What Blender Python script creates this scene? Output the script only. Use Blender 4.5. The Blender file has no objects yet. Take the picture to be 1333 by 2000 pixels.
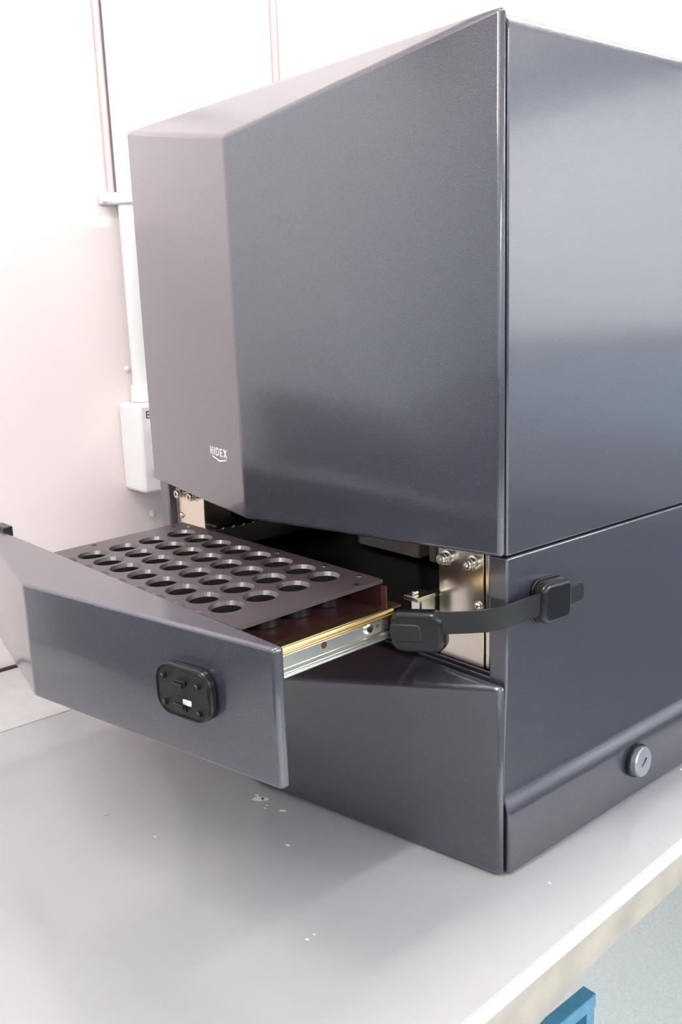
import bpy, bmesh, math, random
from mathutils import Vector, Matrix
random.seed(4)
SC = bpy.context.scene
COL = SC.collection

# ------------------------------------------------------------------ camera
CAM_POS = Vector((0.44084, -0.52856, 0.46097))
CAM_R = Vector((0.65139, 0.75791, -0.03555))
CAM_U = Vector((-0.1418, 0.16763, 0.9756))
CAM_F = Vector((-0.74538, 0.63045, -0.21666))
cd = bpy.data.cameras.new('camera')
cam = bpy.data.objects.new('camera', cd)
COL.objects.link(cam)
cd.sensor_fit = 'VERTICAL'; cd.sensor_height = 36.0; cd.sensor_width = 24.0
cd.lens = 1825.78 / 2000 * 36.0
cd.clip_start = 0.01
m = Matrix.Identity(4)
for i in range(3):
    m[i][0] = CAM_R[i]; m[i][1] = CAM_U[i]; m[i][2] = -CAM_F[i]; m[i][3] = CAM_POS[i]
cam.matrix_world = m
SC.camera = cam

# ------------------------------------------------------------------ world, lights, exposure
w = bpy.data.worlds.new('world'); SC.world = w; w.use_nodes = True
w.node_tree.nodes['Background'].inputs[0].default_value = (0.90, 0.95, 1.0, 1)
w.node_tree.nodes['Background'].inputs[1].default_value = 0.35
SC.view_settings.view_transform = 'Standard'
SC.view_settings.look = 'None'
SC.view_settings.gamma = 1.0
SC.view_settings.use_curve_mapping = False
SC.view_settings.exposure = 1.31
CEIL = 1.80; FLOOR = -0.9

def area(name, loc, sx, sy, power, col=(1, 1, 1), rot=(0, 0, 0)):
    l = bpy.data.lights.new(name, 'AREA'); l.shape = 'RECTANGLE'; l.size = sx; l.size_y = sy
    l.energy = power; l.color = col
    o = bpy.data.objects.new(name, l); COL.objects.link(o); o.location = loc; o.rotation_euler = rot
    return o
BATTENS = [(-0.07, 0.87, 1.8, 12.5), (-0.07, -1.15, 1.1, 11.5), (2.85, 1.5, 2.4, 58), (2.85, -1.9, 1.5, 24)]
for bx_, by_, bl_, bp_ in BATTENS:
    area('batten_tube_light', (bx_, by_, CEIL - 0.085), 0.10, bl_, bp_, (1.0, 0.975, 0.945))

area('added_window_fill', (2.05, 3.33, 0.95), 1.9, 1.1, 2.2, (0.84, 0.93, 1.0), (math.radians(-90), 0, 0))  # added fill light out of view, brightens the machine side by reflection

# ------------------------------------------------------------------ helpers
def new_mat(name, col, rough=0.5, metal=0.0, spec=0.5, coat=0.0, coat_r=0.1, bump=None, var=None, ior=1.5, tint=(1, 1, 1)):
    """bump=(scale,strength,distance); var=(scale,amount) colour mottling"""
    mt = bpy.data.materials.new(name); mt.use_nodes = True
    nt = mt.node_tree; b = nt.nodes['Principled BSDF']
    b.inputs['Base Color'].default_value = (*col, 1)
    b.inputs['Roughness'].default_value = rough
    b.inputs['Metallic'].default_value = metal
    b.inputs['IOR'].default_value = ior
    b.inputs['Specular Tint'].default_value = (*tint, 1)
    b.inputs['Specular IOR Level'].default_value = spec
    b.inputs['Coat Weight'].default_value = coat
    b.inputs['Coat Roughness'].default_value = coat_r
    b.inputs['Coat IOR'].default_value = 1.75
    tc = nt.nodes.new('ShaderNodeTexCoord')
    geo = nt.nodes.new('ShaderNodeNewGeometry')
    if var:
        n = nt.nodes.new('ShaderNodeTexNoise'); n.inputs['Scale'].default_value = var[0]; n.inputs['Detail'].default_value = 4
        nt.links.new(geo.outputs['Position'], n.inputs['Vector'])
        r = nt.nodes.new('ShaderNodeValToRGB')
        lo = [max(0, c * (1 - var[1])) for c in col]; hi = [min(1, c * (1 + var[1])) for c in col]
        r.color_ramp.elements[0].color = (*lo, 1); r.color_ramp.elements[1].color = (*hi, 1)
        r.color_ramp.elements[0].position = 0.3; r.color_ramp.elements[1].position = 0.7
        nt.links.new(n.outputs['Fac'], r.inputs['Fac']); nt.links.new(r.outputs['Color'], b.inputs['Base Color'])
    if bump:
        n = nt.nodes.new('ShaderNodeTexNoise'); n.inputs['Scale'].default_value = bump[0]; n.inputs['Detail'].default_value = 2
        nt.links.new(geo.outputs['Position'], n.inputs['Vector'])
        bp = nt.nodes.new('ShaderNodeBump'); bp.inputs['Strength'].default_value = bump[1]; bp.inputs['Distance'].default_value = bump[2]
        nt.links.new(n.outputs['Fac'], bp.inputs['Height']); nt.links.new(bp.outputs['Normal'], b.inputs['Normal'])
    return mt

M = {}
M['navy'] = new_mat('navy_powder_coat', (0.021, 0.024, 0.038), 0.33, 0.0, 0.5, coat=1.0, coat_r=0.14, ior=1.82, tint=(1.0, 0.86, 0.90), bump=(1250, 0.55, 0.0006), var=(900, 0.5))
M['navy_dark'] = new_mat('navy_inner', (0.022, 0.022, 0.032), 0.42, 0, 0.5)
M['black'] = new_mat('black_plastic', (0.012, 0.012, 0.013), 0.26, 0, 0.5)
M['black_matte'] = new_mat('black_textured_plastic', (0.016, 0.0155, 0.016), 0.45, 0, 0.5, bump=(2500, 0.15, 0.0003))
M['strap'] = new_mat('strap_plastic', (0.020, 0.020, 0.021), 0.38, 0, 0.5)
M['inner'] = new_mat('inner_black', (0.010, 0.0095, 0.009), 0.3, 0, 0.5)
M['rack'] = new_mat('rack_anodised', (0.052, 0.034, 0.038), 0.34, 0.0, 0.5, ior=1.9, bump=(2500, 0.1, 0.0003))
M['cup'] = new_mat('cup_black', (0.014, 0.012, 0.013), 0.35, 0, 0.5)
M['tray'] = new_mat('lower_tray_brown', (0.13, 0.05, 0.042), 0.3, 0.4, 0.5, var=(60, 0.25))
M['steel'] = new_mat('zinc_steel', (0.80, 0.71, 0.60), 0.22, 1.0, 0.5, bump=(400, 0.02, 0.0004))
M['rail_gold'] = new_mat('rail_yellow_zinc', (0.86, 0.62, 0.30), 0.24, 1.0)
M['pinkish'] = new_mat('shade_pink', (0.74, 0.60, 0.59), 0.5)  # pink of the shaded bands beside conduit and trunking
M['rail'] = new_mat('rail_zinc', (0.78, 0.76, 0.68), 0.24, 1.0)
M['bolt'] = new_mat('bolt_steel', (0.72, 0.68, 0.6), 0.25, 1.0)
M['lock'] = new_mat('lock_metal', (0.50, 0.53, 0.57), 0.38, 0.85)
M['logo'] = new_mat('logo_white', (0.9, 0.9, 0.9), 0.5)
M['tab'] = new_mat('tab_white', (0.85, 0.85, 0.80), 0.4)
M['bench'] = new_mat('bench_grey_gloss_paint', (0.40, 0.385, 0.40), 0.16, 0, 0.5, ior=1.6, bump=(150, 0.22, 0.0006), var=(7, 0.03))
M['edge'] = new_mat('bench_white_edge', (0.93, 0.92, 0.88), 0.45)
M['fascia'] = new_mat('fascia_beige', (0.43, 0.375, 0.325), 0.55, var=(25, 0.16))
M['ledge'] = new_mat('ledge_grey', (0.50, 0.485, 0.48), 0.55, var=(40, 0.06), bump=(300, 0.05, 0.0005))
M['chip'] = new_mat('chip_cream', (0.85, 0.80, 0.70), 0.6)
M['chip_green'] = new_mat('chip_green', (0.30, 0.31, 0.17), 0.6)
M['wall'] = new_mat('wall_white_paint', (0.90, 0.785, 0.77), 0.42, 0, 0.4)
M['white'] = new_mat('white_plastic', (0.88, 0.87, 0.865), 0.35, 0, 0.5)
M['switch'] = new_mat('switch_plate_white', (0.86, 0.82, 0.82), 0.3)
M['ink'] = new_mat('ink_black', (0.03, 0.03, 0.03), 0.6)
M['gap'] = new_mat('dark_seal', (0.05, 0.03, 0.03), 0.6)
M['floor'] = new_mat('floor_vinyl', (0.78, 0.85, 0.84), 0.4, 0, 0.4, var=(140, 0.07))
M['blue'] = new_mat('blue_enamel', (0.055, 0.22, 0.36), 0.32, 0, 0.5, var=(90, 0.12))
M['ceiling'] = new_mat('ceiling_white', (0.85, 0.85, 0.84), 0.7)
M['wall_r'] = new_mat('wall_cool_white', (0.80, 0.85, 0.88), 0.6)
M['wall_b'] = new_mat('wall_pale_blue', (0.40, 0.50, 0.58), 0.6)
M['dado'] = new_mat('dado_slate', (0.09, 0.10, 0.12), 0.5)
M['red'] = new_mat('added_cabinet_red', (0.55, 0.06, 0.08), 0.45)
M['fixture'] = new_mat('fixture_white', (0.85, 0.85, 0.85), 0.5)

def finish(name, me, mat, parent=None, smooth=False, bevel=None, seg=3, ang=30, loc=None):
    o = bpy.data.objects.new(name, me); COL.objects.link(o)
    if mat is not None and not me.materials:
        me.materials.append(M[mat])
    if parent is not None:
        o.parent = parent
        base = Vector((0, 0, 0))
        if parent.parent is None and parent.type == 'EMPTY':
            base = parent.location
        o.location = (Vector(loc) if loc else Vector((0, 0, 0))) - base
    elif loc:
        o.location = loc
    if bevel:
        b = o.modifiers.new('bevel', 'BEVEL'); b.width = bevel; b.segments = seg
        b.limit_method = 'ANGLE'; b.angle_limit = math.radians(ang); b.harden_normals = False
    if smooth or bevel:
        for p in me.polygons: p.use_smooth = True
        me.set_sharp_from_angle(angle=math.radians(35))
    return o

class MB:
    def __init__(s): s.v = []; s.f = []
    def add(s, vs, fs):
        n = len(s.v); s.v += [tuple(v) for v in vs]; s.f += [tuple(i + n for i in f) for f in fs]; return s
    def box(s, x, y, z):
        (a, b), (c, d), (e, g) = x, y, z
        vs = [(a, c, e), (b, c, e), (b, d, e), (a, d, e), (a, c, g), (b, c, g), (b, d, g), (a, d, g)]
        return s.add(vs, [(0, 3, 2, 1), (4, 5, 6, 7), (0, 1, 5, 4), (1, 2, 6, 5), (2, 3, 7, 6), (3, 0, 4, 7)])
    def prism(s, poly, fn, a, b):
        """poly: 2-D points, fn(u,v,t)->xyz, extruded from t=a to t=b"""
        n = len(poly)
        vs = [fn(u, v, a) for u, v in poly] + [fn(u, v, b) for u, v in poly]
        fs = [tuple(range(n - 1, -1, -1)), tuple(range(n, 2 * n))]
        fs += [(i, (i + 1) % n, n + (i + 1) % n, n + i) for i in range(n)]
        return s.add(vs, fs)
    def lathe(s, prof, c, axis, seg=24, close=True):
        """prof: (r, t) along axis from c"""
        ax = Vector(axis).normalized(); t0 = ax.orthogonal().normalized(); t1 = ax.cross(t0); c = Vector(c)
        n = len(s.v); k = len(prof)
        for i in range(seg):
            a = 2 * math.pi * i / seg; d = t0 * math.cos(a) + t1 * math.sin(a)
            for r, t in prof: s.v.append(tuple(c + d * r + ax * t))
        for i in range(seg):
            j = (i + 1) % seg
            for q in range(k - 1):
                s.f.append((n + i * k + q, n + j * k + q, n + j * k + q + 1, n + i * k + q + 1))
        if close:
            s.f.append(tuple(n + i * k + k - 1 for i in range(seg)))
            s.f.append(tuple(n + i * k for i in reversed(range(seg))))
        return s
    def mesh(s, name):
        me = bpy.data.meshes.new(name); me.from_pydata(s.v, [], s.f)
        bm = bmesh.new(); bm.from_mesh(me); bmesh.ops.recalc_face_normals(bm, faces=bm.faces); bm.to_mesh(me); bm.free()
        return me
    def build(s, name, mat, parent=None, **k):
        return finish(name, s.mesh(name), mat, parent, **k)

def rrect(w, h, r, n=6):
    """rounded rectangle polygon centred at 0"""
    pts = []
    for cx, cy, a0 in ((w/2-r, h/2-r, 0), (-w/2+r, h/2-r, 90), (-w/2+r, -h/2+r, 180), (w/2-r, -h/2+r, 270)):
        for i in range(n + 1):
            a = math.radians(a0 + 90 * i / n); pts.append((cx + r*math.cos(a), cy + r*math.sin(a)))
    return pts

def frame(o, u, v, n):
    o, u, v, n = Vector(o), Vector(u).normalized(), Vector(v).normalized(), Vector(n).normalized()
    return lambda a, b, c: tuple(o + u*a + v*b + n*c)

def thing(name, loc, label, cat, group=None):
    o = bpy.data.objects.new(name, None); COL.objects.link(o); o.location = loc; o.empty_display_size = 0.05
    o['label'] = label; o['category'] = cat
    if group: o['group'] = group
    return o
def tag(o, label, cat, group=None):
    o['label'] = label; o['category'] = cat
    if group: o['group'] = group
    return o
def struct(o): o['kind'] = 'structure'; return o

XW = -0.754                       # the wall behind the bench
# ------------------------------------------------------------------ room
X1, Y0, Y1 = 3.2, -3.0, 3.4
struct(MB().box((XW - 0.1, X1 + 0.1), (Y0 - 0.1, Y1 + 0.1), (FLOOR - 0.1, FLOOR)).build('floor', 'floor'))
struct(MB().box((XW - 0.1, X1 + 0.1), (Y0 - 0.1, Y1 + 0.1), (CEIL, CEIL + 0.1)).build('ceiling', 'ceiling'))
wl = struct(MB().box((XW - 0.1, XW - 0.006), (Y0 - 0.1, Y1 + 0.1), (FLOOR, CEIL)).build('wall_left', 'wall'))
joints = [Y0 - 0.1, -1.25, -0.60, 0.994, 1.264, 2.5, Y1 + 0.1]
for a, b in zip(joints, joints[1:]):
    MB().box((XW - 0.006, XW), (a + 0.0025, b - 0.0025), (FLOOR, CEIL)).build('wall_panel', 'wall_r' if b < -0.4 else 'wall', wl, bevel=0.0012, seg=2)
for y, z in ((0.1219, 0.1732), (0.1005, 0.3834)):
    MB().lathe([(0.0048, 0), (0.0044, 0.0015), (0.0028, 0.0026), (0.0006, 0.003)], (XW, y, z), (1, 0, 0), 14).build('wall_screw', 'white', wl, smooth=True)
struct(MB().box((X1, X1 + 0.1), (Y0, Y1), (FLOOR, CEIL)).build('wall_right', 'wall_b'))
struct(MB().box((XW, X1), (Y1, Y1 + 0.1), (FLOOR, CEIL)).build('wall_back', 'wall_b'))
struct(MB().box((XW, X1), (Y0 - 0.1, Y0), (FLOOR, CEIL)).build('wall_front', 'wall_r'))
struct(MB().box((XW, X1), (Y0, Y0 + 0.02), (FLOOR, 0.35)).build('trim_1', 'dado'))
struct(MB().box((X1 - 0.02, X1), (Y0 + 0.02, Y1), (FLOOR, 0.35)).build('trim_2', 'dado'))
wn = struct(MB().box((1.05, 3.05), (3.345, 3.39), (0.36, 1.54)).build('added_window', 'white'))  # added window slab behind the fill light, out of view
rc = thing('added_red_cabinet', (XW, -1.65, 1.20), 'added unseen red cabinet high on the wall, there to tint reflections', 'cabinet')  # added out of view to give red reflections
MB().box((XW, XW + 0.14), (-1.90, -1.40), (1.20, 1.66)).build('body', 'red', rc, bevel=0.006)
MB().box((XW + 0.14, XW + 0.155), (-1.895, -1.405), (1.205, 1.655)).build('added_door', 'red', rc, bevel=0.004)
dk = thing('added_dark_cupboard', (-0.5, -1.5, FLOOR), 'added unseen dark cupboard past the bench end, there to darken front reflections', 'cupboard')  # added out of view so the front facets reflect something dark
MB().box((XW + 0.002, -0.30), (-2.25, -0.74), (FLOOR, 0.26)).build('body', 'dado', dk, bevel=0.006)
for y0 in (-2.24, -1.49):
    d_ = MB().box((-0.30, -0.282), (y0, y0 + 0.735), (FLOOR + 0.05, 0.25)).build('added_door', 'dado', dk, bevel=0.003)
    MB().box((-0.282, -0.262), (y0 + 0.05, y0 + 0.07), (-0.1, 0.05)).build('handle', 'bolt', d_, bevel=0.003)

isl = thing('added_dark_island', (1.7, 1.8, FLOOR), 'added unseen dark island across the aisle, there to darken side reflections', 'cupboard')  # added out of view so the lower side panel reflects dark
MB().box((0.45, 3.0), (1.32, 2.3), (FLOOR, -0.03)).build('body', 'dado', isl, bevel=0.006)
MB().box((0.43, 3.02), (1.30, 2.32), (-0.03, 0.0)).build('added_worktop', 'dado', isl, bevel=0.004)

# ceiling battens (the tubes' light sits in the lamps made above)
lab = ['white ceiling batten lamp above the machine', 'white ceiling batten lamp over the aisle',
       'short white ceiling batten lamp far over the aisle', 'short white ceiling batten lamp near the added red cabinet']
for (bx_, by_, bl_, bp_), lb in zip(BATTENS, lab):
    t = thing('ceiling_lamp', (bx_, by_ , CEIL), lb, 'lamp', 'ceiling batten lamps')
    MB().box((bx_ - 0.06, bx_ + 0.06), (by_ - bl_/2 - 0.03, by_ + bl_/2 + 0.03), (CEIL - 0.07, CEIL)).build('housing', 'fixture', t, bevel=0.006)

# ------------------------------------------------------------------ bench
EK = -0.0466                      # the bench edge runs a little askew to the machine
def ex(y, off=0.0): return 0.0789 + EK * y + off
def jx(y): return -0.569
bench = thing('workbench', (-0.25, 0.3, FLOOR), 'grey gloss painted workbench top with a white edge carrying the navy machine', 'bench')
ya, yb = -0.72, 2.6
fz = lambda x, y, z: (x, y, z)
MB().prism([(jx(ya) + 0.0012, ya), (ex(ya), ya), (ex(yb), yb), (jx(yb) + 0.0012, yb)], fz, -0.0115, 0.0).build('bench_top', 'bench', bench, bevel=0.0012, seg=2)
MB().prism([(ex(ya), ya), (ex(ya, 0.0016), ya), (ex(yb, 0.0016), yb), (ex(yb), yb)], fz, -0.0118, -0.0002).build('edge_strip', 'edge', bench)
# beige fascia with an uneven lower edge
fm = MB(); N = 60
low = []
for i in range(N + 1):
    y = ya + (yb - ya) * i / N
    low.append((y, -0.047 - 0.007 * min(1, max(0, (0.02 - y) / 0.05)) + 0.0022 * math.sin(y * 17) + 0.0014 * math.sin(y * 41 + 1)))
prof = [(y, z) for y, z in low] + [(yb, -0.0118), (ya, -0.0118)]
fm.prism(prof, lambda a, b, t: (ex(a, t), a, b), -0.02, -0.0005)
fm.build('fascia', 'fascia', bench, bevel=0.002, seg=2)
MB().box((-0.56, 0.0), (ya + 0.05, yb - 0.05), (-0.05, -0.0115)).build('under_board', 'fascia', bench)
for lx, ly in ((-0.52, ya + 0.1), (-0.03, ya + 0.1), (-0.52, yb - 0.1), (-0.03, yb - 0.1)):
    MB().box((lx - 0.025, lx + 0.025), (ly - 0.025, ly + 0.025), (FLOOR, -0.05)).build('leg', 'fascia', bench, bevel=0.003)

def chip(cx, cy, rx, ry, rot, mat, n=11, jag=0.45):
    pts = []
    for i in range(n):
        a = 2*math.pi*i/n; r = 1 - jag*random.random()
        x, y = rx*r*math.cos(a), ry*r*math.sin(a)
        pts.append((cx + x*math.cos(rot) - y*math.sin(rot), cy + x*math.sin(rot) + y*math.cos(rot)))
    MB().prism(pts, fz, -0.0001, 0.00022).build('paint_chip', mat, bench)
chip(-0.2425, -0.0690, 0.0075, 0.0045, 0.6, 'chip', 15, 0.55)
chip(-0.2370, -0.0640, 0.0055, 0.0035, 0.9, 'chip', 13, 0.5)
chip(-0.2485, -0.0655, 0.003, 0.0018, 0.2, 'chip')
chip(-0.2080, -0.0645, 0.0045, 0.0022, 0.8, 'chip', 9, 0.5)
chip(-0.2235, -0.0735, 0.0022, 0.0009, 0.2, 'chip')
chip(-0.2260, -0.0695, 0.0018, 0.0008, 0.2, 'chip')
chip(-0.1590, -0.0965, 0.0028, 0.0016, 0.4, 'chip', 9)
chip(-0.2534, -0.1744, 0.0016, 0.0010, 0.4, 'chip')
chip(-0.3175, -0.1890, 0.0042, 0.0016, 1.1, 'chip_green', 4, 0.3)
chip(-0.0499, -0.1619, 0.0016, 0.0012, 0.4, 'chip')
chip(-0.0505, -0.1545, 0.0011, 0.0008, 0.4, 'chip')
chip(0.0316, 0.0239, 0.0018, 0.0009, 0.4, 'chip')
chip(0.0080, 0.2690, 0.0042, 0.0022, 1.2, 'chip', 8)

lb = MB().prism([(XW + 0.001, ya), (jx(ya) - 0.0006, ya), (jx(yb) - 0.0006, yb), (XW + 0.001, yb)], fz, -0.03, 0.0006)
lb = tag(lb.build('ledge_board', 'ledge', bevel=0.0012, seg=2), 'pale worn grey board filling between the bench top and the wall', 'board')
MB().box((XW + 0.0005, XW + 0.0055), (ya, yb), (0.0005, 0.004)).build('seal_strip', 'gap', lb)

# ------------------------------------------------------------------ the machine
W = 0.52; P = 0.0522; ZT = 0.651; ZR = 0.6035; ZB = 0.2705; ZG = 0.1655; ZGR = 0.1158; D = 0.60; SY = 0.0065
mach = thing('laboratory_counter', (-W/2, D/2, 0), 'dark navy benchtop laboratory machine with a wedge front and its drawer pulled open', 'machine')

def wedge(name, zb_side, zb_ridge, zt_side, zt_ridge, mat, parent, bevel):
    v = [(0, 0, zb_side), (-W/2, -P, zb_ridge), (-W, 0, zb_side), (-W, SY, zb_side), (0, SY, zb_side),
         (0, 0, zt_side), (-W/2, -P, zt_ridge), (-W, 0, zt_side), (-W, SY, zt_side), (0, SY, zt_side)]
    f = [(0, 1, 2, 3, 4), (0, 5, 6, 1), (1, 6, 7, 2), (2, 7, 8, 3), (3, 8, 9, 4), (4, 9, 5, 0), (5, 9, 8, 7), (5, 7, 6)]
    return MB().add(v, f).build(name, mat, parent, bevel=bevel, seg=3, ang=14)
fc = wedge('front_cover', ZB, ZB, ZT, ZR, 'navy', mach, 0.0045)
wedge('base_front', 0.0015, 0.0015, ZG, ZGR, 'navy', mach, 0.003)

# upper body: rounded section extruded in depth
r = 0.013; sec = [(0, ZB - 0.0005), (0, ZT - r)]
for i in range(1, 9):
    a = math.radians(90*i/8); sec.append((-r + r*math.cos(a), ZT - r + r*math.sin(a)))
for i in range(0, 9):
    a = math.radians(90 + 90*i/8); sec.append((-W + r + r*math.cos(a), ZT - r + r*math.sin(a)))
sec.append((-W, ZB - 0.0005))
MB().prism(sec, lambda u, v, t: (u, t, v), SY + 0.0008, D).build('upper_body', 'navy', mach, bevel=0.0014, seg=2, ang=50)

def side_profile(sgn, x0):
    z_hi, z_lo = 0.073, 0.053; n = 10; pts = []
    ZS = 0.2685; IN, OUT = -0.0034, 0.0028
    pts.append((x0, ZS))
    for i in range(7):
        t = i / 6; s = t*t*(3 - 2*t)
        pts.append((x0 + sgn*IN*s, 0.19 + (z_hi + 0.008 - 0.19)*t))
    for i in range(n + 1):
        t = i / n; s = t*t*(3 - 2*t)
        pts.append((x0 + sgn*(IN + (OUT - IN)*s), z_hi + (z_lo - z_hi)*t))
    pts.append((x0 + sgn*OUT, 0.0015))
    pts.append((x0 - sgn*0.018, 0.0015)); pts.append((x0 - sgn*0.018, ZS))
    return pts
ext = lambda u, v, t: (u, t, v)
MB().prism(side_profile(1, 0.0), ext, SY + 0.0008, D).build('base_side_panel', 'navy', mach, bevel=0.0016, seg=2, ang=50)
MB().prism(side_profile(-1, -W), ext, SY + 0.0008, D).build('base_side_panel', 'navy', mach, bevel=0.0016, seg=2, ang=50)
XI0, XI1 = -W + 0.018, -0.018
MB().box((XI0, XI1), (SY + 0.001, D), (0.0015, 0.160)).build('base_core', 'navy_dark', mach)
MB().box((XI0, XI1), (D - 0.02, D), (0.160, ZB - 0.0005)).build('back_panel', 'navy_dark', mach)
for y0, y1, z1 in ((SY + 0.001, 0.0095, 0.1675), (0.0118, 0.0140, 0.1695)):
    MB().box((-W + 0.003, -0.003) if y0 < 0.01 else (XI0, XI1), (y0, y1), (0.158, z1)).build('sill_ridge', 'navy', mach, bevel=0.0006, seg=2)
MB().box((XI0, XI1), (0.0178, D - 0.02), (0.160, 0.186)).build('inner_floor', 'inner', mach)
MB().box((XI0, -0.47), (0.03, D - 0.02), (0.186, ZB - 0.0005)).build('inner_wall', 'inner', mach)
MB().box((-0.05, XI1), (0.03, D - 0.02), (0.186, ZB - 0.0005)).build('inner_wall', 'inner', mach)
MB().box((-0.47, -0.05), (0.30, 0.31), (0.186, ZB - 0.0005)).build('inner_wall', 'inner', mach)
for a, b, y in ((-0.350, -0.251, 0.165), (-0.236, -0.2265, 0.165), (-0.2245, -0.160, 0.165), (-0.47, -0.358, 0.21)):
    MB().box((a, b), (y, y + 0.05), (0.1895, 0.255)).build('inner_block', 'fascia', mach, bevel=0.0008, seg=2)

# steel brackets either side of the opening
def screw_cap(parent, c, ln=0.009, rr=0.0047):
    mb = MB().lathe([(rr*1.35, 0), (rr*1.35, 0.0012), (rr, 0.0016), (rr*0.98, ln*0.55), (rr*1.08, ln*0.55), (rr*1.08, ln*0.62),
                     (rr, ln*0.64), (rr, ln - 0.0006), (rr*0.86, ln), (rr*0.5, ln), (rr*0.48, ln - 0.003)], c, (0, -1, 0), 20)
    return mb.build('cap_screw', 'bolt', parent, smooth=True)
def bracket(x0, x1, sgn, screws, rivet):
    br = MB().box((x0, x1), (0.0150, 0.0170), (0.1675, 0.272)).build('bracket_plate', 'steel', mach, bevel=0.0005, seg=2)
    a, b = (x1 + 0.0012, x1 + 0.0052) if sgn > 0 else (x0 - 0.0052, x0 - 0.0012)
    MB().box((a, b), (0.0158, 0.03), (0.1675, 0.272)).build('bracket_edge', 'steel', br, bevel=0.0006, seg=2)
    a, b = (x0, x0 + 0.002) if sgn > 0 else (x1 - 0.002, x1)
    MB().box((a, b), (0.017, 0.05), (0.186, 0.272)).build('bracket_flange', 'steel', br)
    for x, z in screws: screw_cap(br, (x, 0.015, z))
    MB().lathe([(0.0036, 0), (0.0034, 0.0014), (0.0024, 0.0026), (0.0006, 0.0031)], (rivet[0], 0.015, rivet[1]), (0, -1, 0), 16).build('rivet', 'bolt', br, smooth=True)
    return br
bracket(-0.0785, -0.0300, 1, [(-0.0690, 0.2552), (-0.0405, 0.2560)], (-0.0352, 0.2215))
bracket(-0.4965, -0.4390, -1, [(-0.4835, 0.2555), (-0.4560, 0.2555)], (-0.4870, 0.2290))

# fixed slide members in the body
for x0, x1 in ((-0.0935, -0.0815), (-0.4385, -0.4265)):
    sl = MB().box((x0, x1), (-0.004, 0.28), (0.196, 0.221)).build('slide_channel', 'rail', mach, bevel=0.0015, seg=2)
    MB().box((x0 - 0.002, x1 + 0.002), (-0.010, 0.012), (0.2195, 0.2235)).build('slide_clip', 'bolt', sl, bevel=0.0006, seg=2)
    MB().box((x0 + 0.003, x0 + 0.006), (-0.006, 0.0), (0.2235, 0.2265)).build('slide_clip', 'bolt', sl, bevel=0.0006, seg=2)
bm_ = MB()
for k in range(12):
    bm_.lathe([(0.0003, -0.0019), (0.0014, -0.0013), (0.0019, 0), (0.0014, 0.0013), (0.0003, 0.0019)], (-0.4245, 0.03 + k*0.014, 0.2205), (0, 0, 1), 8)
MB().box((-0.470, -0.424), (0.02, 0.28), (0.2225, 0.2255)).build('slide_cover', 'inner', mach, bevel=0.0008)
bm_.build('ball_row', 'bolt', mach, smooth=True)
MB().lathe([(0.0062, 0), (0.006, 0.003), (0.003, 0.0045)], (-0.470, 0.075, 0.240), (1, 0, 0), 14).build('wall_bolt', 'bolt', mach, smooth=True)

# round lock plug on the right side
lk = MB().lathe([(0.0160, 0), (0.0160, 0.004), (0.0145, 0.0045)], (0.0028, 0.1890, 0.0380), (1, 0, 0), 32).build('lock_plug', 'black', mach, smooth=True)
MB().lathe([(0.0142, 0.0), (0.0142, 0.0055), (0.0132, 0.0068), (0.001, 0.0070)], (0.0058, 0.1890, 0.0380), (1, 0.05, 0.06), 32).build('lock_face', 'lock', lk, smooth=True)
f_ = frame((0.0130, 0.1893, 0.0384), (0, 0.75, 0.66), (0, -0.66, 0.75), (1, 0.05, 0.06))
MB().prism([(-0.005, -0.0004), (0.005, -0.0004), (0.005, 0.0004), (-0.005, 0.0004)], f_, -0.001, 0.0003).build('key_slot', 'black', lk)

# logo on the left facet of the front cover
KL = P / (W/2)
uL = Vector((1, -KL, 0)).normalized(); nL = Vector((-KL, -1, 0)).normalized()
LX0 = -0.3352
fL = frame((LX0, -P + (-W/2 - LX0)*KL, 0.3228), uL, (0, 0, 1), nL)
def stroke(mb, a, b, wd):
    a, b = Vector(a), Vector(b); d = (b - a).normalized(); q = Vector((-d.y, d.x)) * wd/2
    mb.prism([tuple(a - q), tuple(b - q), tuple(b + q), tuple(a + q)], lambda u, v, t: fL(u, v, t), -0.0005, 0.00025)
LH = 0.0076; LWD = 0.0062; TW = 0.00145; ADV = 0.0092
pos = [0, 0.0090, 0.0128, 0.0218, 0.0300]
def letter(ch, x0, wdt):
    mb = MB(); h = TW/2; x1 = x0 + wdt
    if ch == 'H':
        for x in (x0 + h*1.3, x1 - h*1.3): stroke(mb, (x, 0), (x, LH), TW*1.3)
        stroke(mb, (x0 + h, LH/2), (x1 - h, LH/2), TW*0.8)
    if ch == 'I': stroke(mb, (x0 + h*1.3, 0), (x0 + h*1.3, LH), TW*1.3)
    if ch == 'D':
        stroke(mb, (x0 + h*1.3, 0), (x0 + h*1.3, LH), TW*1.3)
        pts = [(x0 + h, LH - h*.8), (x1 - 0.002, LH - h*.8), (x1 - 0.0009, LH - 0.0017), (x1 - 0.0009, 0.0017), (x1 - 0.002, h*.8), (x0 + h, h*.8)]
        for a, b in zip(pts, pts[1:]): stroke(mb, a, b, TW*0.9)
    if ch == 'E':
        stroke(mb, (x0 + h*1.3, 0), (x0 + h*1.3, LH), TW*1.3)
        for z, k in ((h*.8, 1), (LH/2, 0.86), (LH - h*.8, 1)): stroke(mb, (x0 + h, z), (x0 + wdt*k, z), TW*0.85)
    if ch == 'X':
        stroke(mb, (x0 + h, 0), (x1 - h, LH), TW*1.35); stroke(mb, (x0 + h, LH), (x1 - h, 0), TW*1.35)
    return mb.build('logo_letter', 'logo', fc)
for ch, x0, wd in (('H', 0, 0.0068), ('I', 0.0098, 0.002), ('D', 0.0144, 0.0074), ('E', 0.0247, 0.0064), ('X', 0.0338, 0.0082)):
    letter(ch, x0, wd)
mb = MB()
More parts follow.
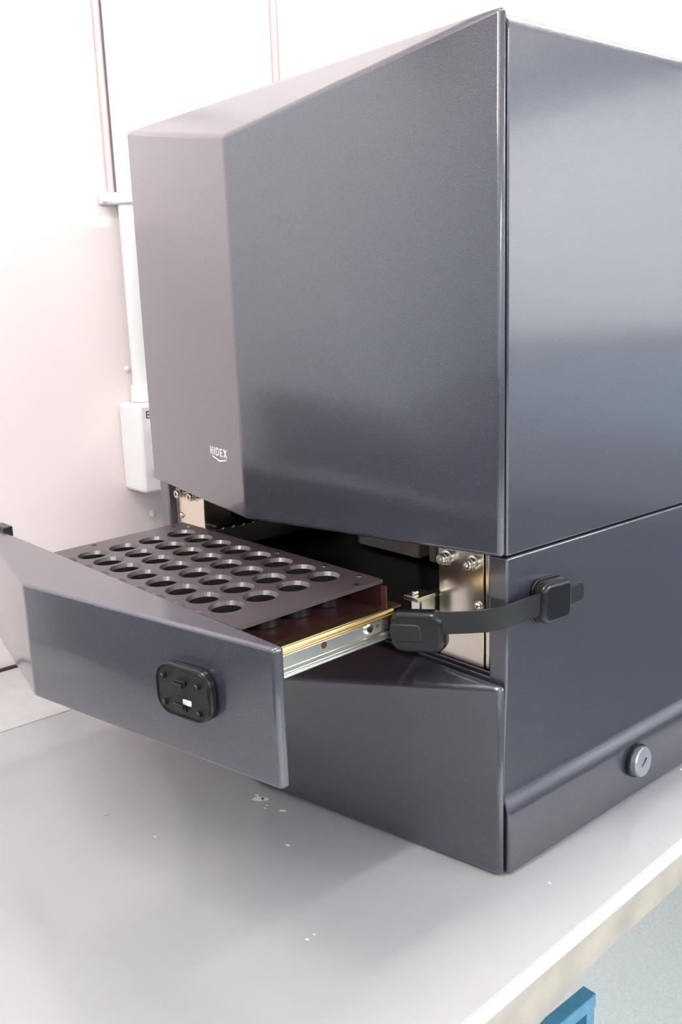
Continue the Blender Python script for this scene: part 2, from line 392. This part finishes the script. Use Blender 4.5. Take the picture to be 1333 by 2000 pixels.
mb.prism([(0.0045, -0.0012), (0.0225, -0.0040), (0.0405, -0.0012 - 0.0004), (0.0405, -0.0025), (0.0225, -0.0055), (0.0045, -0.0021)][::1], lambda u, v, t: fL(u, v, t), -0.0005, 0.00025)
mb.build('logo_underline', 'logo', fc)

# ------------------------------------------------------------------ drawer (part of the machine)
E_ = 0.2136; ZD0, ZD1 = 0.1615, 0.2565; YB = -E_ + 0.0082
k = P / (W/2)
dv = []
for z in (ZD0, ZD1):
    dv += [(0, -E_, z), (-W/2, -E_ - P, z), (-W, -E_, z), (-W, YB, z), (0, YB, z)]
df = [(0, 1, 2, 3, 4), (5, 9, 8, 7, 6), (0, 5, 6, 1), (1, 6, 7, 2), (2, 7, 8, 3), (3, 8, 9, 4), (4, 9, 5, 0)]
drawer = MB().add(dv, df).build('drawer', 'navy', mach, bevel=0.0028, seg=3, ang=14)
SAG = 0.024
def zs(y, z): return z + SAG*(y + 0.03)
def slide_rail(x):
    # rolled slide profile (x offset, z), extruded along y with the sag of the open drawer
    z0, z1 = 0.1965, 0.2215
    sg = lambda t, v: v + 0.032*(t + 0.03)
    ex_ = lambda u, v, t: (x + u, t, sg(t, v))
    prof = [(-0.005, z0), (0.0035, z0), (0.005, z0+0.0009), (0.005, z0+0.0022), (0.0036, z0+0.0028), (0.0048, z0+0.0035), (0.0048, z0+0.0048), (0.002, z0+0.0070),
            (0.002, z1-0.0078), (-0.005, z1-0.0078)]
    MB().prism(prof, ex_, YB, -0.034).build('slide_rail', 'rail', drawer, bevel=0.0004, seg=2, ang=25)
    lip = [(-0.005, z1-0.0078), (0.0026, z1-0.0078), (0.0044, z1-0.0066), (0.0050, z1-0.0050), (0.0034, z1-0.0042), (0.0046, z1-0.0034), (0.0040, z1-0.0012), (0.0026, z1), (-0.005, z1)]
    MB().prism(lip, ex_, YB, -0.034).build('rail_lip', 'rail_gold', drawer, bevel=0.0004, seg=2, ang=25)
for x in (-0.0865, -0.4335):
    slide_rail(x)
def rail_dot(y, z, rr, mat, nm, h=0.0004):
    MB().lathe([(rr, 0), (rr, h), (rr*0.8, h*1.5)], (-0.0847, y, zs(y, z)), (1, 0, 0), 18).build(nm, mat, drawer, smooth=True)
rail_dot(-0.106, 0.2098, 0.0028, 'tray', 'rail_hole', 0.0002)
rail_dot(-0.0605, 0.2098, 0.0046, 'bolt', 'rail_screw', 0.0012)
rail_dot(-0.0605, 0.2098, 0.0026, 'inner', 'rail_screw_socket', 0.0021)
rail_dot(-0.0508, 0.2098, 0.0018, 'tray', 'rail_hole', 0.0002)
rail_dot(-0.0405, 0.2100, 0.0024, 'tray', 'rail_hole', 0.0002)
cb = MB().box((-0.475, -0.450), (YB - 0.002, YB + 0.008), (0.236, 0.2605)).build('corner_block', 'black', drawer, bevel=0.0008, seg=2)
# drawer floor the rack stands on
fl = MB()
fl.prism([(YB, 0.2145), (-0.015, 0.2145), (-0.015, 0.2162), (YB, 0.2162)], lambda y, z, x: (x, y, zs(y, z)), -0.4265, -0.0930)
fl.build('drawer_floor', 'tray', drawer, bevel=0.0005, seg=2)
MB().prism([(-0.0305, 0.2162), (-0.0292, 0.2162), (-0.0292, 0.2350), (-0.0305, 0.2350)], lambda y, z, x: (x, y, zs(y, z)), -0.4200, -0.0950).build('drawer_flange', 'tray', drawer)

# ------------------------------------------------------------------ sample rack
PT = 0.0325; HX0, HY0 = -0.3724, -0.0551; TILT = 0.0279
def zp(y, dz=0.0): return 0.2391 + TILT*(y - HY0) + dz
rack = thing('sample_rack', (-0.2565, -0.118, 0.216), 'dark perforated sample rack full of empty round holes sitting in the open drawer', 'rack')
PX0, PX1, PY0, PY1 = -0.4130, -0.1005, -0.2040, -0.0285
TH = 0.0032; RH = 0.0143; SEG = 32
pv = []; pf = []
cache = {}
def vid(x, y, dz):
    kx = (round(x, 5), round(y, 5), round(dz, 5))
    if kx not in cache: cache[kx] = len(pv); pv.append((x, y, zp(y, dz)))
    return cache[kx]
def ring(cx, cy, rr, dz):
    return [vid(cx + rr*math.cos(2*math.pi*i/SEG), cy + rr*math.sin(2*math.pi*i/SEG), dz) for i in range(SEG)]
def square(cx, cy, hx, hy, dz):
    out = []
    for i in range(SEG):
        a = 2*math.pi*i/SEG; c, s = math.cos(a), math.sin(a); q = max(abs(c), abs(s))
        out.append(vid(cx + hx*c/q, cy + hy*s/q, dz))
    return out
H2 = PT/2
for i in range(8):
    for j in range(5):
        cx, cy = HX0 + i*PT, HY0 - j*PT
        sq, r0 = square(cx, cy, H2, H2, 0), ring(cx, cy, RH, 0)
        sqb, rb = square(cx, cy, H2, H2, -TH), ring(cx, cy, RH - 0.0021, -TH)
        for a in range(SEG):
            b = (a + 1) % SEG
            pf.append((sq[a], sq[b], r0[b], r0[a])); pf.append((sqb[b], sqb[a], rb[a], rb[b])); pf.append((r0[a], r0[b], rb[b], rb[a]))
GX0, GX1, GY1, GY0 = HX0 - H2, HX0 + 7*PT + H2, HY0 + H2, HY0 - 4*PT - H2
def quad(x0, x1, y0, y1):
    for dz, flip in ((0, False), (-TH, True)):
        q = [vid(x0, y0, dz), vid(x1, y0, dz), vid(x1, y1, dz), vid(x0, y1, dz)]
        pf.append(tuple(reversed(q)) if flip else tuple(q))
for a in ((PX0, GX0, PY0, PY1), (GX1, PX1, PY0, PY1), (GX0, GX1, GY1, PY1), (GX0, GX1, PY0, GY0)):
    if a[3] > a[2]: quad(*a)
cr = [(PX0, PY0), (PX1, PY0), (PX1, PY1), (PX0, PY1)]
for a in range(4):
    b = (a + 1) % 4
    pf.append((vid(*cr[a], 0), vid(*cr[b], 0), vid(*cr[b], -TH), vid(*cr[a], -TH)))
MB().add(pv, pf).build('top_plate', 'rack', rack)
# one cup per hole: chamfered lip, tube and floor
CD = -0.0225
cupm = MB().lathe([(RH - 0.0021, -TH + 0.0001), (RH - 0.0022, CD + 0.001), (0.0006, CD + 0.001),
                   (0.0006, CD), (0.0150, CD), (0.0150, -TH - 0.0002)], (0, 0, 0), (0, 0, 1), 32, close=False).mesh('cup')
cupm.materials.append(M['cup'])
for p in cupm.polygons: p.use_smooth = True
cupm.set_sharp_from_angle(angle=math.radians(15))
for j in range(5):
    for i in range(8):
        cx, cy = HX0 + i*PT, HY0 - j*PT
        c = finish('cup', cupm, None, rack, loc=(cx, cy, zp(cy)))
        c.rotation_euler = (math.atan(TILT), 0, 0)
def plate_dot(x, y, rr, mat, nm):
    MB().lathe([(rr, -0.0006), (rr, 0.0003), (rr*0.7, 0.0006)], (x, y, zp(y)), (0, 0, 1), 14).build(nm, mat, rack, smooth=True)
for x, y in ((-0.1225, -0.0350), (-0.235, -0.0350), (-0.168, -0.0350), (-0.390, -0.0350)):
    plate_dot(x, y, 0.0024, 'bolt', 'plate_screw')
for x, y in ((-0.1065, -0.052), (-0.4055, -0.045), (-0.4055, -0.135)):
    plate_dot(x, y, 0.0026, 'inner', 'plate_hole')

# ------------------------------------------------------------------ strap latch on the right side
strap = thing('strap_latch', (0.004, 0.03, 0.2), 'black plastic strap latch stuck to the machine side with its buckle hanging loose', 'latch')
pth = [(0.0086, 0.0660, 0.2262), (0.0086, 0.0420, 0.2270), (0.0088, 0.0300, 0.2275), (0.0078, 0.0180, 0.2268), (0.0052, 0.0070, 0.2252), (0.0005, -0.0010, 0.2232),
       (-0.0090, -0.0075, 0.2205), (-0.0220, -0.0130, 0.2178), (-0.0400, -0.0205, 0.2145), (-0.0580, -0.0280, 0.2110)]
HS = 0.0088; TS = 0.0012
mb = MB(); nP = len(pth); vs = []
for i, p in enumerate(pth):
    a = Vector(pth[max(0, i-1)]); b = Vector(pth[min(nP-1, i+1)]); d = (b - a).normalized()
    nrm = d.cross(Vector((0, 0, 1))).normalized(); up = nrm.cross(d).normalized()
    if up.z < 0: up = -up
    c = Vector(p)
    vs += [c - up*HS - nrm*TS, c + up*HS - nrm*TS, c + up*HS + nrm*TS, c - up*HS + nrm*TS]
fs = [(3, 2, 1, 0), tuple(4*(nP-1) + q for q in range(4))]
for i in range(nP - 1):
    for q in range(4): fs.append((4*i + q, 4*i + (q+1) % 4, 4*i + 4 + (q+1) % 4, 4*i + 4 + q))
mb.add(vs, fs).build('strap', 'strap', strap, smooth=True)
# anchor pad
fp = frame((0.0003, 0.0545, 0.2262), (0, 1, -0.045), (0, 0.045, 1), (1, 0, 0))
MB().prism(rrect(0.0365, 0.0335, 0.008), fp, 0.0, 0.0135).build('anchor_pad', 'black', strap, bevel=0.0035, seg=3, ang=40)
MB().prism(rrect(0.0390, 0.0360, 0.009), fp, 0.0, 0.0022).build('adhesive_base', 'black', strap, bevel=0.0006, seg=2, ang=40)
ft = frame((0.0086, 0.078, 0.2255), (0, 1, 0.0), (0, 0, 1), (1, 0, 0))
MB().prism(rrect(0.032, 0.0150, 0.005), ft, -0.0012, 0.0012).build('strap_tail', 'strap', strap, bevel=0.0004, seg=2)
# buckle
bd = Vector((0.93, 0.37, 0.10)).normalized(); bn = bd.cross(Vector((0, 0, 1))).normalized(); bu = bn.cross(bd)
if bu.z < 0: bu = -bu
BC = Vector((-0.0630, -0.0245, 0.2042))
fb = frame(BC, bd, bu, bn)
MB().prism(rrect(0.0475, 0.0340, 0.0105, 8), fb, -0.0065, 0.0085).build('buckle', 'black', strap, bevel=0.0050, seg=4, ang=40)
fb2 = frame(BC + bn*0.0060 - bd*0.0085, bd, bu, bn)
bt = MB().prism(rrect(0.0270, 0.0145, 0.004), fb2, 0.0, 0.0034).build('release_button', 'black_matte', strap, bevel=0.0010, seg=2, ang=40)
mb = MB()
for a, b in ((0, 0), (0.0022, 0.0018), (0.0022, -0.0018), (-0.0022, 0.0018), (-0.0022, -0.0018), (0.0052, 0.0004)):
    c = fb2(a - 0.001, b, 0.0033); mb.lathe([(0.0006, 0), (0.0005, 0.0004), (0.0001, 0.0005)], c, bn, 8)
mb.build('grip_dots', 'black_matte', bt, smooth=True)

# ------------------------------------------------------------------ mounting plate on the drawer front
uR = Vector((1, k, 0)).normalized(); nR = Vector((k, -1, 0)).normalized()
MXc = -0.0765
pc = Vector((MXc, -E_ + k*MXc, 0.2122)) 
mount = thing('latch_plate', (pc.x, pc.y, 0.194), 'small black rounded plastic mounting plate stuck on the drawer front', 'plate')
fmn = frame(pc + nR*0.0003, uR, (0, 0, 1), nR)
MB().prism(rrect(0.0520, 0.0365, 0.0130, 8), fmn, 0.0, 0.0058).build('backing_pad', 'black', mount, bevel=0.0012, seg=2, ang=40)
MB().prism(rrect(0.0500, 0.0350, 0.0125, 8), fmn, 0.0050, 0.0072).build('face_plate', 'black_matte', mount, bevel=0.0007, seg=2, ang=40)
outer = rrect(0.0505, 0.0355, 0.0127, 8); innr = rrect(0.0485, 0.0335, 0.0117, 8); n = len(outer)
rv = [fmn(a, b, 0.0071) for a, b in outer] + [fmn(a, b, 0.0080) for a, b in outer] + [fmn(a, b, 0.0080) for a, b in innr] + [fmn(a, b, 0.0071) for a, b in innr]
rf = []
for i in range(n):
    j = (i + 1) % n
    for q in range(4): rf.append((q*n + i, q*n + j, ((q+1) % 4)*n + j, ((q+1) % 4)*n + i))
MB().add(rv, rf).build('rim', 'black', mount, smooth=True)
for a, b in ((-0.0165, 0.0095), (0.0165, 0.0085), (-0.0165, -0.0095), (0.0165, -0.0105)):
    MB().lathe([(0.0022, 0), (0.0020, 0.0032), (0.0015, 0.0038)], fmn(a, b, 0.0071), nR, 14).build('peg', 'black', mount, smooth=True)
for b, s in ((0.0075, 1), (-0.0105, -1)):
    hk = MB()
    for (x0, x1, y0, y1, t0, t1) in ((-0.0045, 0.0045, -0.0018, 0.0018, 0.0070, 0.0095), (-0.0045, 0.0045, -0.0018*s - 0.0008, -0.0018*s + 0.0026, 0.0095, 0.0125)):
        hk.prism([(x0, b + y0), (x1, b + y0), (x1, b + y1), (x0, b + y1)], fmn, t0, t1)
    hk.build('hook', 'black', mount, bevel=0.0005, seg=2)
MB().prism([(0.0005, -0.0078), (0.0085, -0.0078), (0.0085, -0.0040), (0.0005, -0.0040)], fmn, 0.0070, 0.0082).build('white_tab', 'tab', mount, bevel=0.0004, seg=2)

# ------------------------------------------------------------------ wall fittings
con = thing('conduit_pipe', (XW, 0.122, 0.355), 'white round conduit pipe running up the wall into the switch box', 'pipe')
CR = 0.0130; CXc = XW + CR + 0.003; CYc = 0.1135
MB().lathe([(CR, 0), (CR, CEIL - 0.35)], (CXc, CYc, 0.35), (0, 0, 1), 24).build('pipe', 'white', con, smooth=True)
MB().lathe([(CR + 0.001, 0), (CR + 0.0035, 0.001), (CR + 0.0035, 0.022), (CR + 0.001, 0.024)], (CXc, CYc, 0.338), (0, 0, 1), 24).build('coupling', 'white', con, smooth=True)
sd = []
for i in range(13):
    a = math.pi*i/12; sd.append((CXc + (CR + 0.0035)*math.sin(a), CYc - (CR + 0.0035)*math.cos(a)))
poly = [(XW, CYc - 0.034), (XW + 0.009, CYc - 0.034), (XW + 0.009, CYc - CR - 0.006)] + sd + [(XW + 0.009, CYc + CR + 0.006), (XW + 0.009, CYc + 0.040), (XW, CYc + 0.040)]
MB().lathe([(0.0045, 0), (0.0045, CEIL - 0.612)], (XW + 0.0045, CYc - CR - 0.0035, 0.61), (0, 0, 1), 12).build('side_shade_strip', 'pinkish', con, smooth=True)  # thin strip standing in for the shadow along the conduit
cl = MB().prism(poly, fz, 0.6015, 0.6170).build('saddle_clamp', 'white', con, bevel=0.0022, seg=2, ang=40)
for s in (-1, 1):
    MB().lathe([(0.0062, 0), (0.0058, 0.0025), (0.003, 0.004)], (XW + 0.009, CYc + s*0.029, 0.6092), (1, 0, 0), 14).build('clamp_screw', 'white', cl, smooth=True)
tr = thing('cable_trunking', (XW, 0.399, FLOOR), 'white square cable trunking running up the wall behind the machine', 'trunking')
MB().box((XW, XW + 0.008), (0.3785, 0.4215), (0.0, CEIL - 0.002)).build('shade_backing', 'pinkish', tr, bevel=0.002)  # wider pink backing stands in for the shade either side of the trunking
MB().box((XW + 0.008, XW + 0.0225), (0.3865, 0.4035), (0.0, CEIL - 0.002)).build('lid', 'white', tr, bevel=0.0012)

sb = thing('switch_box', (XW, 0.135, 0.216), 'white surface mounted electrical switch box on the wall beside the machine', 'switch box')
MB().box((XW, XW + 0.054), (0.082, 0.196), (0.216, 0.338)).build('back_box', 'white', sb, bevel=0.005, seg=3)
MB().box((XW + 0.052, XW + 0.060), (0.083, 0.195), (0.217, 0.337)).build('front_plate', 'switch', sb, bevel=0.003, seg=3)
MB().box((XW + 0.060, XW + 0.0655), (0.0955, 0.178), (0.2480, 0.3135)).build('rocker', 'white', sb, bevel=0.0015, seg=2)
mb = MB(); ey, ez, eh, ew = 0.0918, 0.3195, 0.0095, 0.0062; xf = (XW + 0.0598, XW + 0.0603)
mb.box(xf, (ey, ey + 0.0012), (ez, ez + eh))
for q in (0, eh/2 - 0.0006, eh - 0.0012): mb.box(xf, (ey, ey + ew), (ez + q, ez + q + 0.0012))
mb.build('printed_letter', 'ink', sb)

# ------------------------------------------------------------------ blue steel stool under the bench
SZ = -0.30; TB = 0.0172
st = thing('steel_stool', (-0.24, 0.09, FLOOR), 'blue painted square tube steel stool frame under the bench edge', 'stool')
SX0, SX1, SY0, SY1 = -0.36, -0.0752, -0.12, 0.2560
MB().box((SX1 - TB, SX1), (SY0, SY1), (SZ - TB, SZ)).build('top_rail', 'blue', st, bevel=0.0012)
MB().box((SX0, SX0 + TB), (SY0, SY1), (SZ - TB, SZ)).build('top_rail', 'blue', st, bevel=0.0012)
MB().box((SX0 + TB, SX1 - TB), (SY0, SY0 + TB), (SZ - TB, SZ)).build('top_rail', 'blue', st, bevel=0.0012)
MB().box((SX0 + TB, SX1 - TB), (SY1 - TB, SY1), (SZ - 0.4 - TB, SZ - 0.4)).build('stretcher', 'blue', st, bevel=0.0012)
for x in (SX0, SX1 - TB):
    for y in (SY0, SY1 - TB):
        MB().box((x + 0.001, x + TB - 0.001), (y + 0.001, y + TB - 0.001), (FLOOR, SZ - TB)).build('leg', 'blue', st, bevel=0.001)
